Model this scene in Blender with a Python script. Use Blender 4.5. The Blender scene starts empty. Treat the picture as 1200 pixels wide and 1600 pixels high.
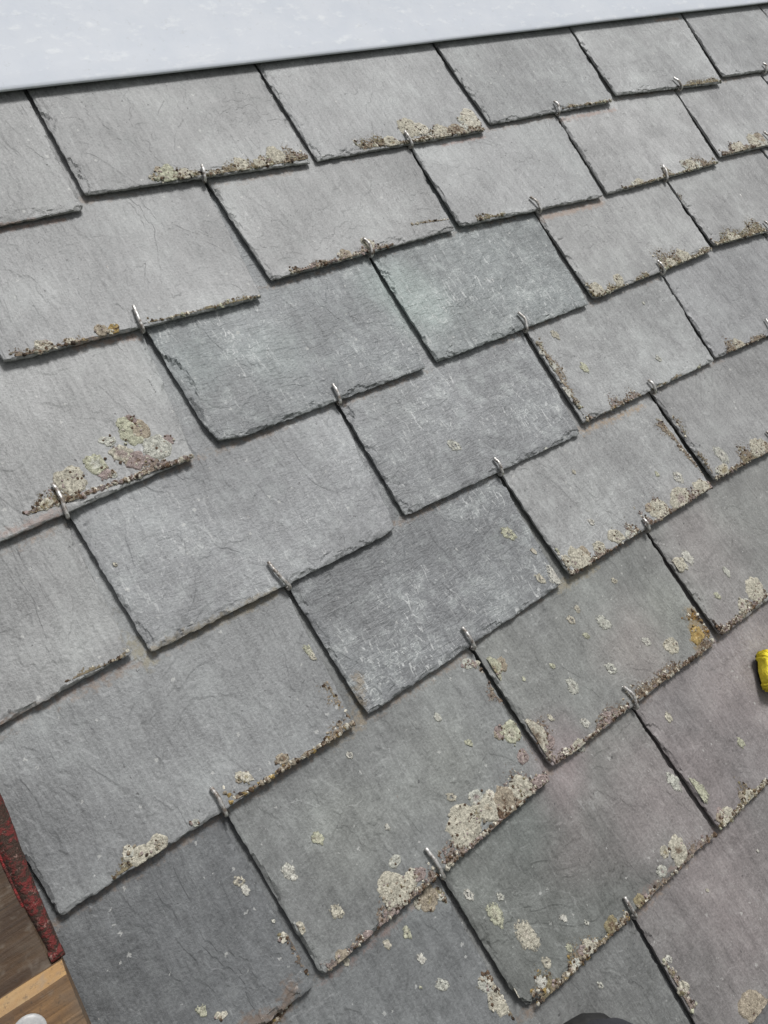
import bpy, math
import numpy as np
from mathutils import Matrix, Vector

# ------------------------------------------------------------------ scene, camera, light
scene = bpy.context.scene
W, G, T = 0.22, 0.1139, 0.0031          # slate width, exposed gauge, slate thickness (m)
AIR = 0.0031                             # the hooked slates stand a little apart
PITCH = math.radians(36.5)
TILT = (T + AIR) / G
U = np.array([1, 0, 0.]); V = np.array([0, math.cos(PITCH), math.sin(PITCH)]); N = np.cross(U, V)
ORG = np.array([0, 0, 5.0])
ROOF = Matrix(((U[0], V[0], N[0], ORG[0]), (U[1], V[1], N[1], ORG[1]), (U[2], V[2], N[2], ORG[2]), (0, 0, 0, 1)))
CR = np.array([[0.791455, -0.4951, 0.358434], [-0.389582, -0.860478, -0.328333], [0.470982, 0.120221, -0.873912]])
CC = np.array([-0.80397, -1.8062, 2.33806]) * W
FOC = 1150.0


def roof_uv(x, y, n=0.0):
    """measured point of the photograph -> (u, v) on the roof plane at height n above it"""
    d = CR.T @ np.array([(x - 600) / FOC, (y - 800) / FOC, 1.0])
    t = (n - CC[2]) / d[2]
    return (CC + t * d)[:2]


cam = bpy.data.cameras.new('camera')
cam.sensor_fit = 'VERTICAL'; cam.sensor_height = 24.0; cam.lens = 24.0 * FOC / 1600
cam.clip_start = 0.01; cam.clip_end = 2000
cam_o = bpy.data.objects.new('camera', cam); scene.collection.objects.link(cam_o)
_B = np.stack([U, V, N], 1)
_x, _y, _z = _B @ CR[0], -(_B @ CR[1]), -(_B @ CR[2]); _p = _B @ CC + ORG
cam_o.matrix_world = Matrix(((_x[0], _y[0], _z[0], _p[0]), (_x[1], _y[1], _z[1], _p[1]), (_x[2], _y[2], _z[2], _p[2]), (0, 0, 0, 1)))
scene.camera = cam_o

SUN_ELEV, SUN_AZ = math.radians(72), math.radians(84)       # azimuth clockwise from +Y
world = bpy.data.worlds.new('World'); scene.world = world; world.use_nodes = True
wn = world.node_tree.nodes; wl = world.node_tree.links
sky = wn.new('ShaderNodeTexSky'); sky.sky_type = 'NISHITA'; sky.sun_disc = False
sky.sun_elevation = SUN_ELEV; sky.sun_rotation = SUN_AZ; sky.dust_density = 4.0; sky.air_density = 1.0
hs = wn.new('ShaderNodeHueSaturation'); hs.inputs['Saturation'].default_value = 0.12   # grey overcast
wl.new(sky.outputs[0], hs.inputs['Color']); wl.new(hs.outputs[0], wn['Background'].inputs[0])
wn['Background'].inputs[1].default_value = 0.05
sun = bpy.data.lights.new('sun', 'SUN'); sun.energy = 1.5; sun.angle = math.radians(14); sun.color = (1.0, 0.99, 0.975)
sun_o = bpy.data.objects.new('sun', sun); scene.collection.objects.link(sun_o)
sd = Vector((math.sin(SUN_AZ) * math.cos(SUN_ELEV), math.cos(SUN_AZ) * math.cos(SUN_ELEV), math.sin(SUN_ELEV)))
sun_o.rotation_euler = sd.to_track_quat('Z', 'Y').to_euler()
vs = scene.view_settings
vs.view_transform = 'Standard'; vs.look = 'None'; vs.gamma = 1.0; vs.use_curve_mapping = False; vs.exposure = 0.78
scene.cycles.max_bounces = 5; scene.cycles.diffuse_bounces = 2; scene.cycles.transparent_max_bounces = 6

# ------------------------------------------------------------------ numpy noise
def _hash(i, j, s):
    n = (i.astype(np.int64) * 374761393 + j.astype(np.int64) * 668265263 + int(s) * 1442695041) & 0x7fffffff
    n = ((n ^ (n >> 13)) * 1274126177) & 0x7fffffff
    return ((n ^ (n >> 16)) & 0xffff) / 65535.0


def vnoise(x, y, s=0):
    x = np.asarray(x, float); y = np.asarray(y, float)
    i = np.floor(x); j = np.floor(y); a = x - i; b = y - j
    a = a * a * (3 - 2 * a); b = b * b * (3 - 2 * b)
    return ((_hash(i, j, s) * (1 - a) + _hash(i + 1, j, s) * a) * (1 - b) + (_hash(i, j + 1, s) * (1 - a) + _hash(i + 1, j + 1, s) * a) * b) * 2 - 1


def fnoise(x, y, s=0, o=3):
    r = 0; a = 1; t = 0
    for k in range(o):
        r = r + a * vnoise(np.asarray(x) * 2 ** k, np.asarray(y) * 2 ** k, s + 17 * k); t += a; a *= .5
    return r / t


# ------------------------------------------------------------------ materials
def new_mat(name):
    m = bpy.data.materials.new(name); m.use_nodes = True
    return m, m.node_tree.nodes, m.node_tree.links, m.node_tree.nodes['Principled BSDF']


class NB:
    """small node helper"""
    def __init__(s, nodes, links): s.n = nodes; s.l = links
    def node(s, t, **kw):
        n = s.n.new(t)
        for k, v in kw.items(): setattr(n, k, v)
        return n
    def put(s, sock, v):
        if hasattr(v, 'is_linked') or isinstance(v, bpy.types.NodeSocket): s.l.new(v, sock)
        else: sock.default_value = v
    def math(s, op, a, b=0.0, c=None, clamp=False):
        n = s.node('ShaderNodeMath', operation=op, use_clamp=clamp); s.put(n.inputs[0], a); s.put(n.inputs[1], b)
        if c is not None: s.put(n.inputs[2], c)
        return n.outputs[0]
    def noise(s, vec, scale, detail=3, rough=.55, dist=0.0):
        n = s.node('ShaderNodeTexNoise'); s.put(n.inputs['Vector'], vec); n.inputs['Scale'].default_value = scale
        n.inputs['Detail'].default_value = detail; n.inputs['Roughness'].default_value = rough; n.inputs['Distortion'].default_value = dist
        return n.outputs['Fac']
    def ramp(s, f, a, b, x=0.0, y=1.0):
        n = s.node('ShaderNodeMapRange'); n.clamp = True
        s.put(n.inputs[0], f); n.inputs[1].default_value = a; n.inputs[2].default_value = b
        s.put(n.inputs[3], x); s.put(n.inputs[4], y)
        return n.outputs[0]
    def mix(s, f, a, b, blend='MIX'):
        n = s.node('ShaderNodeMix', data_type='RGBA', blend_type=blend)
        s.put(n.inputs['Factor'], f); s.put(n.inputs['A'], a); s.put(n.inputs['B'], b)
        return n.outputs['Result']
    def mapping(s, vec, scale=(1, 1, 1), rot=(0, 0, 0)):
        n = s.node('ShaderNodeMapping'); s.put(n.inputs['Vector'], vec); n.inputs['Scale'].default_value = scale; n.inputs['Rotation'].default_value = rot
        return n.outputs[0]
    def attr(s, name, out='Color'):
        n = s.node('ShaderNodeAttribute'); n.attribute_name = name
        return n.outputs[out]
    def coords(s):
        tc = s.node('ShaderNodeTexCoord'); oi = s.node('ShaderNodeObjectInfo')
        v = s.node('ShaderNodeVectorMath', operation='ADD')
        c = s.node('ShaderNodeCombineXYZ')
        for k, m in enumerate((37.0, 91.0, 53.0)): s.l.new(s.math('MULTIPLY', oi.outputs['Random'], m), c.inputs[k])
        s.l.new(tc.outputs['Object'], v.inputs[0]); s.l.new(c.outputs[0], v.inputs[1])
        return v.outputs[0]
    def bump(s, h, strength, dist, normal=None):
        n = s.node('ShaderNodeBump'); s.put(n.inputs['Height'], h); n.inputs['Strength'].default_value = strength; n.inputs['Distance'].default_value = dist
        if normal is not None: s.l.new(normal, n.inputs['Normal'])
        return n.outputs[0]


def slate_material():
    m, n, l, p = new_mat('weathered slate'); b = NB(n, l)
    co = b.coords()
    tint = b.attr('tint'); wear = b.attr('wear', 'Fac')
    st = n.new('ShaderNodeAttribute'); st.attribute_name = 'stain'
    big = b.noise(co, 14, 3)
    mid = b.noise(co, 70, 3, .65)
    grain = b.noise(b.mapping(co, (260, 38, 60), (0, 0, .25)), 1.0, 3, .65)
    fine = b.noise(co, 560, 2, .75)
    f = b.math('ADD', b.ramp(big, .3, .7, .82, 1.16), b.ramp(mid, .32, .68, -.09, .09))
    f = b.math('ADD', f, b.ramp(grain, .3, .7, -.15, .15))
    f = b.math('ADD', f, b.ramp(fine, .28, .72, -.20, .20))
    mul = n.new('ShaderNodeVectorMath'); mul.operation = 'SCALE'; l.new(tint, mul.inputs[0]); l.new(f, mul.inputs['Scale'])
    col = mul.outputs[0]
    # hue drift
    hue = big
    col = b.mix(b.ramp(hue, .5, .75, 0, .35), col, b.mix(1.0, col, (1.0, 1.05, 1.02, 1), 'MULTIPLY'))
    # pale scratches and rubbed flecks
    oi_ = b.node('ShaderNodeObjectInfo'); rz = b.node('ShaderNodeCombineXYZ')
    l.new(b.math('MULTIPLY_ADD', oi_.outputs['Random'], 1.7, -.5), rz.inputs[2])
    def turned(sc):
        mp = b.node('ShaderNodeMapping'); l.new(co, mp.inputs['Vector']); l.new(rz.outputs[0], mp.inputs['Rotation']); mp.inputs['Scale'].default_value = sc
        return mp.outputs[0]
    fil = b.noise(turned((85, 150, 85)), 1.0, 2, .55, 2.2)
    sc1 = b.ramp(b.math('ABSOLUTE', b.math('SUBTRACT', fil, .5)), .0, .03, 1.0, 0.0)
    sc2 = b.ramp(b.noise(turned((210, 60, 90)), 1.0, 3, .65, 1.8), .58, .68)
    zone = big
    s = b.math('MAXIMUM', b.math('MULTIPLY', sc1, b.ramp(mid, .46, .62)), sc2)
    s = b.math('MULTIPLY', s, b.ramp(zone, .38, .60, .15, 1.0))
    s = b.math('MULTIPLY', s, wear, clamp=True)
    col = b.mix(b.math('MULTIPLY', s, .62), col, (.62, .63, .62, 1))
    # dust film where rubbed
    film = b.math('MULTIPLY', b.math('MULTIPLY', b.ramp(mid, .5, .70), wear), .17)
    col = b.mix(film, col, (.50, .54, .52, 1))
    # dark pits
    vo = n.new('ShaderNodeTexVoronoi'); vo.inputs['Scale'].default_value = 150; va = n.new('ShaderNodeVectorMath'); va.operation = 'MULTIPLY_ADD'; nn = n.new('ShaderNodeTexNoise'); nn.inputs['Scale'].default_value = 700; nn.inputs['Detail'].default_value = 1; l.new(co, nn.inputs['Vector']); l.new(nn.outputs['Color'], va.inputs[0]); va.inputs[1].default_value = (.0035, .0035, .0035); l.new(co, va.inputs[2]); l.new(va.outputs[0], vo.inputs['Vector'])
    hv = n.new('ShaderNodeSeparateColor'); l.new(vo.outputs['Color'], hv.inputs[0])
    dot = b.math('MULTIPLY', b.math('LESS_THAN', vo.outputs['Distance'], b.math('MULTIPLY', b.math('POWER', hv.outputs[1], 2.0), .22)), b.math('GREATER_THAN', hv.outputs[0], .55))
    col = b.mix(b.math('MULTIPLY', dot, .42), col, (.60, .60, .57, 1))
    pit = b.math('MULTIPLY', b.math('LESS_THAN', vo.outputs['Distance'], .12), b.math('LESS_THAN', hv.outputs[0], .10))
    col = b.mix(b.math('MULTIPLY', pit, .7), col, (.05, .05, .05, 1))
    # stains with their own colour
    sa = b.math('ADD', st.outputs['Alpha'], b.ramp(b.noise(co, 240, 2, .7), .3, .7, -.45, .45))
    sa = b.math('MULTIPLY', b.ramp(sa, .12, .75), b.math('GREATER_THAN', st.outputs['Alpha'], .01))
    col = b.mix(b.math('MULTIPLY', sa, .55), col, st.outputs['Color'])
    l.new(col, p.inputs['Base Color'])
    l.new(b.ramp(mid, .3, .7, .48, .66), p.inputs['Roughness'])
    p.inputs['IOR'].default_value = 1.5
    cle = b.noise(b.mapping(co, (46, 26, 20), (0, 0, .6)), 1.0, 3, .66, .9)
    tr = b.math('MULTIPLY', b.noise(b.mapping(co, (15, 10, 10), (0, 0, .4)), 1.0, 4, .6, .6), 9.0)
    stp = b.math('ADD', b.math('FLOOR', tr), b.ramp(b.math('FRACT', tr), .40, .60))
    h = b.math('ADD', b.math('MULTIPLY', cle, .40), b.math('MULTIPLY', grain, .22))
    h = b.math('ADD', h, b.math('MULTIPLY', stp, .17))
    h = b.math('ADD', h, b.math('MULTIPLY', fine, .20))
    h = b.math('ADD', h, b.math('MULTIPLY', b.math('MULTIPLY', b.noise(b.mapping(co, (70, 230, 60), (0, 0, .3)), 1.0, 2, .65, 1.0), b.ramp(wear, .4, 1.0, .0, 1.0)), .42))
    l.new(b.bump(h, .78, .0025), p.inputs['Normal'])
    return m


def lichen_material():
    m, n, l, p = new_mat('crustose lichen'); b = NB(n, l)
    co = b.coords()
    col = b.attr('col'); fade = b.attr('fade', 'Fac')
    f1 = b.noise(co, 420, 4, .7); f2 = b.noise(co, 1300, 2, .6)
    c = n.new('ShaderNodeVectorMath'); c.operation = 'SCALE'; l.new(col, c.inputs[0])
    l.new(b.math('ADD', b.ramp(f1, .3, .7, .5, 1.4), b.ramp(f2, .3, .7, -.3, .3)), c.inputs['Scale'])
    cc = b.mix(b.ramp(f1, .62, .72, 0, .5), c.outputs[0], (.66, .63, .54, 1))
    cc = b.mix(b.ramp(b.noise(co, 360, 3, .65), .59, .68, 0, .6), cc, (.085, .06, .045, 1))
    l.new(cc, p.inputs['Base Color']); p.inputs['Roughness'].default_value = .9
    p.inputs['Specular IOR Level'].default_value = .15
    a = b.ramp(b.math('ADD', fade, b.ramp(b.noise(co, 520, 4, .7), .25, .75, -.5, .5)), .42, .58)
    l.new(a, p.inputs['Alpha'])
    l.new(b.bump(b.math('ADD', f1, b.math('MULTIPLY', f2, .5)), .8, .0012), p.inputs['Normal'])
    return m


def steel_material():
    m, n, l, p = new_mat('weathered steel wire'); b = NB(n, l)
    co = b.coords(); f = b.noise(co, 260, 4, .65)
    l.new(b.mix(b.ramp(f, .42, .62), (.74, .73, .71, 1), (.20, .17, .145, 1)), p.inputs['Base Color'])
    l.new(b.ramp(f, .4, .7, .85, .3), p.inputs['Metallic']); l.new(b.ramp(f, .3, .7, .42, .7), p.inputs['Roughness'])
    l.new(b.bump(f, .3, .0004), p.inputs['Normal'])
    return m


def flashing_material():
    m, n, l, p = new_mat('pale coated sheet metal'); b = NB(n, l)
    co = b.coords()
    f = b.noise(co, 30, 4, .6); g = b.noise(b.mapping(co, (60, 110, 60)), 1.0, 3, .6)
    c = b.mix(b.ramp(f, .3, .7), (.545, .580, .640, 1), (.595, .622, .670, 1))
    c = b.mix(b.ramp(g, .56, .72, 0, .6), c, (.73, .75, .77, 1))
    c = b.mix(b.ramp(b.noise(co, 170, 3, .7), .62, .76, 0, .5), c, (.44, .455, .47, 1))
    l.new(c, p.inputs['Base Color']); p.inputs['Roughness'].default_value = .68
    l.new(b.bump(b.math('ADD', f, g), .10, .002), p.inputs['Normal'])
    return m


def wood_material(name, c1, c2, c3, sc=1.0, wet=.7):
    m, n, l, p = new_mat(name); b = NB(n, l)
    co = b.coords()
    g = b.noise(b.mapping(co, (9 * sc, 150 * sc, 150 * sc)), 1.0, 5, .6, .6)
    k = b.noise(co, 30, 4, .6, .4); f = b.noise(co, 380, 3, .7)
    c = b.mix(b.ramp(g, .35, .65), c1, c2)
    c = b.mix(b.ramp(k, .45, .7, 0, .85), c, c3)
    c = b.mix(b.ramp(f, .58, .72, 0, .6), c, (.05, .04, .03, 1))
    crk = b.noise(b.mapping(co, (6 * sc, 210 * sc, 210 * sc)), 1.0, 2, .5, .3)
    c = b.mix(b.ramp(crk, .64, .70, 0, .85), c, (.03, .022, .016, 1))
    c = b.mix(b.ramp(b.noise(co, 55, 3, .7), .58, .72, 0, .6), c, (.22, .19, .155, 1))
    l.new(c, p.inputs['Base Color']); p.inputs['Roughness'].default_value = wet
    l.new(b.bump(b.math('ADD', g, b.math('MULTIPLY', f, .3)), .5, .0015), p.inputs['Normal'])
    return m


def plain_material(name, c1, c2, scale=60, rough=.6, bump=.3, dist=.001, detail=4):
    m, n, l, p = new_mat(name); b = NB(n, l)
    co = b.coords(); f = b.noise(co, scale, detail, .6)
    l.new(b.mix(b.ramp(f, .35, .65), c1, c2), p.inputs['Base Color']); p.inputs['Roughness'].default_value = rough
    l.new(b.bump(f, bump, dist), p.inputs['Normal'])
    return m


M_SLATE = slate_material(); M_LICHEN = lichen_material(); M_STEEL = steel_material(); M_FLASH = flashing_material()
M_DECK = wood_material('dark roof boarding', (.09, .065, .045, 1), (.06, .045, .03, 1), (.04, .03, .025, 1))

# ------------------------------------------------------------------ object helpers
def mesh_obj(name, verts, faces, mat, parent=None, attrs=None, smooth=True, loc=(0, 0, 0), M=None):
    me = bpy.data.meshes.new(name)
    me.from_pydata(np.asarray(verts).tolist(), [], faces if isinstance(faces, list) else faces.tolist())
    if attrs:
        for k, (t, arr) in attrs.items():
            a = me.attributes.new(k, t, 'POINT')
            a.data.foreach_set('color' if t == 'FLOAT_COLOR' else 'value', np.asarray(arr, np.float32).ravel())
    if smooth: me.polygons.foreach_set('use_smooth', [True] * len(me.polygons))
    me.materials.append(mat); me.update()
    o = bpy.data.objects.new(name, me); scene.collection.objects.link(o)
    if parent is not None: o.parent = parent
    if M is not None: o.matrix_world = M
    else: o.location = loc
    return o


def thing(name, label, cat, M):
    o = bpy.data.objects.new(name, None); scene.collection.objects.link(o); o.empty_display_size = .05
    o.matrix_world = M; o['label'] = label; o['category'] = cat; o['kind'] = 'thing'
    return o


def at(u, v, n=0.0, rz=0.0):
    return ROOF @ Matrix.Translation((u, v, n)) @ Matrix.Rotation(rz, 4, 'Z')


def tube(path, rad, seg=10, cap=True):
    path = np.asarray(path, float); k = len(path); rad = np.broadcast_to(np.asarray(rad, float), (k,))
    tan = np.gradient(path, axis=0); tan /= np.linalg.norm(tan, axis=1)[:, None]
    up = np.array([0.13, 0.2, 1.0]); vs_ = []
    prev = np.cross(up, tan[0]); prev /= np.linalg.norm(prev)
    for i in range(k):
        a = prev - tan[i] * (prev @ tan[i]); a /= np.linalg.norm(a); prev = a
        c = np.cross(tan[i], a)
        for s in range(seg):
            t = 2 * math.pi * s / seg
            vs_.append(path[i] + rad[i] * (math.cos(t) * a + math.sin(t) * c))
    fs = [(i * seg + s, i * seg + (s + 1) % seg, (i + 1) * seg + (s + 1) % seg, (i + 1) * seg + s) for i in range(k - 1) for s in range(seg)]
    if cap: fs += [tuple(range(seg))[::-1], tuple((k - 1) * seg + s for s in range(seg))]
    return np.array(vs_), fs


def bevel_box(x0, x1, y0, y1, z0, z1, b=.003):
    """box with chamfered edges"""
    bot = []
    def ring(z, i):
        return [(x0 + i + b, y0 + i, z), (x1 - i - b, y0 + i, z), (x1 - i, y0 + i + b, z), (x1 - i, y1 - i - b, z), (x1 - i - b, y1 - i, z), (x0 + i + b, y1 - i, z), (x0 + i, y1 - i - b, z), (x0 + i, y0 + i + b, z)]
    vs_ = ring(z0, b) + ring(z0 + b, 0) + ring(z1 - b, 0) + ring(z1, b)
    fs = [tuple(range(8))[::-1], tuple(range(24, 32))]
    for k in range(3):
        for s in range(8): fs.append((k * 8 + s, k * 8 + (s + 1) % 8, (k + 1) * 8 + (s + 1) % 8, (k + 1) * 8 + s))
    return vs_, fs


# ------------------------------------------------------------------ the roof
roof = thing('slate_roof', 'grey slate roof in staggered courses held by steel hooks, lichen along the tails', 'roof', ROOF)

# measured joints of each course: (lattice place, top of joint, its foot on the left slate, its foot on the right slate)
ROWS = {
 0: [(0, (40, 140), (135, 325), (130, 304)), (1, (400, 100), (489, 252), (494, 250)), (2, (675, 62), (761, 203), (766, 193)), (3, (890, 42), (962, 157), (962, 148)), (4, (1065, 20), (1129, 129), (1131, 119))],
 1: [(-.5, None, None, (2, 568)), (.5, (325, 290), (412, 463), (422, 438)), (1.5, (640, 230), (713, 357), (718, 354)), (2.5, (870, 180), (945, 306), (949, 303)), (3.5, (1055, 140), (1125, 254), (1126, 244))],
 2: [(0, (225, 515), (305, 713), (336, 698)), (1, (578, 400), (668, 573), (682, 566)), (2, (838, 335), (922, 474), (927, 467)), (3, (1042, 285), (1115, 391), (1116, 384))],
 3: [(-.5, (97, 793), (209, 1019), (233, 1022)), (.5, (530, 635), (624, 826), (632, 807)), (1.5, (820, 517), (910, 676), (912, 662)), (2.5, (1038, 435), (1117, 563), (1119, 560))],
 4: [(-1, (-40, 1215), (82, 1440), (90, 1436)), (0, (448, 918), (558, 1131), (573, 1120)), (1, (785, 748), (881, 911), (890, 901)), (2, (1020, 620), (1114, 761), (1116, 751))],
 5: [(-.5, (350, 1272), (496, 1536), (501, 1530)), (.5, (740, 1018), (861, 1216), (862, 1203)), (1.5, (1018, 842), (1122, 1001), (1126, 995))],
 6: [(0, (690, 1375), (814, 1600), (822, 1590)), (1, (993, 1112), (1121, 1302), (1124, 1298))],
 7: [(.5, (993, 1440), None, None)],
}
rng = np.random.default_rng(11)
J = {}                                   # (row, place) -> dict(top=uv, l=uv, r=uv)
for r in range(0, 12):
    meas = {m[0]: m for m in ROWS.get(r, [])}
    off = 0.0 if r % 2 == 0 else .5
    for k in range(-5, 9):
        j = k + off
        d = {'vis': False}
        wob = rng.normal(0, .0012, 4)
        d['top'] = np.array([j * W + wob[0], (-(r - 1) - .03) * G])
        d['l'] = np.array([j * W + wob[1] - .001, -(r + .03) * G + wob[2]]); d['r'] = d['l'] + np.array([.002, wob[3]])
        if j in meas:
            _, t, a, c = meas[j]; d['vis'] = True
            if t: d['top'] = roof_uv(*t, -T - AIR)
            if a: d['l'] = roof_uv(*a)
            if c: d['r'] = roof_uv(*c)
            if not a and c: d['l'] = d['r'] - np.array([.002, 0])
        J[(r, j)] = d

# colours of single slates (linear): default is mid grey, lower courses hold some painted shade
ALB = np.array([1.255, 1.27, 1.275])
GREY = (.250, .250, .252)
TINT = {
 (0, -1): (.23, .23, .23), (0, 0): (.235, .235, .236), (0, 1): (.245, .245, .245), (0, 2): (.21, .211, .211), (0, 3): (.255, .255, .254), (0, 4): (.24, .24, .24),
 (1, -.5): (.245, .245, .247), (1, .5): (.24, .24, .241), (1, 1.5): (.245, .245, .245), (1, 2.5): (.265, .262, .26), (1, 3.5): (.27, .267, .266),
 (2, -1): (.26, .26, .26), (2, 0): (.160, .166, .170), (2, 1): (.172, .182, .183), (2, 2): (.265, .263, .26), (2, 3): (.25, .247, .245),
 (3, -1.5): (.245, .245, .245), (3, -.5): (.205, .207, .211), (3, .5): (.178, .181, .185), (3, 1.5): (.23, .23, .229), (3, 2.5): (.215, .214, .216),
 (4, -1): (.20, .203, .206), (4, 0): (.145, .148, .152), (4, 1): (.225, .224, .222), (4, 2): (.225, .222, .22),
 (5, -1.5): (.122, .125, .128), (5, -.5): (.185, .188, .184), (5, .5): (.195, .197, .188), (5, 1.5): (.20, .198, .19),
 (6, -1): (.15, .154, .155), (6, 0): (.145, .149, .140), (6, 1): (.190, .174, .172),
 (7, -.5): (.155, .156, .152), (7, .5): (.180, .168, .164),
}
WEAR = {(2, 0): 1.25, (2, 1): 1.4, (3, .5): 1.15, (4, 0): 1.2, (0, 1): .5, (3, -.5): .65, (3, 1.5): .6, (1, .5): .45, (0, 0): .45, (4, 1): .6, (0, 2): .6, (0, 3): .5}
PURPLE = (.205, .179, .176)
# blotches of colour: place in the photograph, radius (px), colour, strength
BLOTCH = [(1030, 1250, 170, PURPLE, .8), (1180, 1080, 130, PURPLE, .8), (1150, 1400, 140, (.195, .171, .168), .8), (40, 1340, 190, (.135, .137, .139), .85), (330, 600, 110, (.15, .154, .156), .7), (620, 620, 60, (.16, .163, .165), .6), (820, 930, 70, (.145, .147, .149), .6), (560, 960, 90, (.15, .152, .154), .5), (905, 1330, 90, (.150, .135, .130), .6),  # the wide dark one at the lower left paints shade into the slates
          (1000, 1000, 90, (.215, .19, .18), .6), (880, 1190, 80, (.20, .165, .165), .8), (1100, 860, 100, (.23, .205, .20), .5),
          (600, 440, 60, (.24, .27, .262), .9), (650, 470, 70, (.23, .262, .25), .8), (300, 560, 80, (.19, .21, .21), .7), (430, 560, 70, (.215, .235, .232), .6),
          (700, 1200, 110, (.20, .205, .19), .6), (560, 1300, 120, (.19, .195, .18), .5), (1050, 950, 70, (.20, .205, .185), .6), (820, 1300, 80, (.120, .128, .120), .6)]
# stains: polyline of places, width (px), colour, strength
STAIN = [([(640, 692), (760, 640), (905, 672), (1000, 628)], 14, (.42, .27, .13), .0),
         ([(915, 672), (960, 652), (1010, 630)], 8, (.42, .28, .15), .62),
         ([(230, 1020), (330, 975), (430, 925)], 16, (.27, .22, .14), .8), ([(205, 1000), (232, 1030)], 22, (.30, .26, .16), .8),
         ([(0, 1132), (100, 1085), (205, 1035)], 12, (.27, .18, .13), .6),
         ([(1085, 960), (1095, 1010)], 20, (.30, .19, .05), .9), ([(0, 838), (50, 818), (90, 800)], 14, (.34, .23, .19), .7),
         ([(120, 535), (215, 520)], 10, (.35, .22, .15), .7), ([(560, 1060), (568, 1128), (520, 1160)], 16, (.30, .23, .14), .7),
         ([(880, 915), (935, 880)], 14, (.33, .28, .18), .8), ([(455, 1545), (440, 1590), (390, 1600)], 26, (.20, .13, .085), .85),
         ([(700, 1375), (715, 1400)], 16, (.06, .06, .06), .6), ([(965, 165), (880, 182)], 5, (.40, .27, .22), .8), ([(945, 312), (850, 336)], 7, (.38, .26, .19), .9), ([(1030, 25), (1065, 22)], 4, (.45, .28, .18), .8),
         ([(760, 208), (690, 222)], 4, (.35, .22, .18), .8), ([(1125, 1300), (1060, 1350)], 9, (.30, .2, .17), .5), ([(500, 1545), (560, 1500), (690, 1385)], 9, (.28, .18, .15), .5),
         ([(0, 352), (100, 336)], 7, (.34, .22, .17), .8), ([(1110, 1310), (1000, 1400)], 8, (.25, .17, .14), .5)]


def px(x, y, n=0.0):
    return roof_uv(x, y, n)


def px_len(x, y):
    """metres per photograph pixel round a place on the roof"""
    a = px(x, y); b = px(x + 8, y); c = px(x, y + 8)
    return math.sqrt(abs((b - a)[0] * (c - a)[1] - (b - a)[1] * (c - a)[0])) / 8


BLOTCH_M = [(px(x, y), r * px_len(x, y), ALB * np.array(c), s) for x, y, r, c, s in BLOTCH]
STAIN_M = []
for pl, w, c, s in STAIN:
    if s > 0: STAIN_M.append((np.array([px(*q) for q in pl]), w * .75 * px_len(*pl[0]), np.array(c) * .9, s * .85))


def seg_dist(p, a, b):
    d = b - a; t = np.clip(((p - a) @ d) / (d @ d), 0, 1)
    return np.linalg.norm(p - (a + t[..., None] * d), axis=-1)


def edge_chips(length, seed, rough):
    g = np.random.default_rng(seed); out = []; s = g.uniform(0, .012)
    while s < length:
        w = g.uniform(.002, .011); dp = g.uniform(.0012, .0060) * rough; dz = g.uniform(.0004, .0016)
        if g.random() < .14: w *= 2.0; dp *= 1.7
        out.append((s, w, dp, dz, g.uniform(-.7, .7))); s += w * g.uniform(.6, 3.6)
    return out


SLATES = {}


def slate_height(sl, u, v):
    """top of a slate without its chipped margin, in roof coordinates"""
    BL, BR = sl['BL'], sl['BR']
    a = np.clip((u - BL[0]) / (BR[0] - BL[0]), 0, 1)
    s = v - (BL[1] + (BR[1] - BL[1]) * a)
    sd_ = sl['seed']
    n = -TILT * s + sl['lift'] * np.clip(1 - s / .2, 0, 1)
    return n + .0004 * fnoise(u * 12, v * 12, sd_, 2) * np.clip(s / .02, .3, 1)


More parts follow.
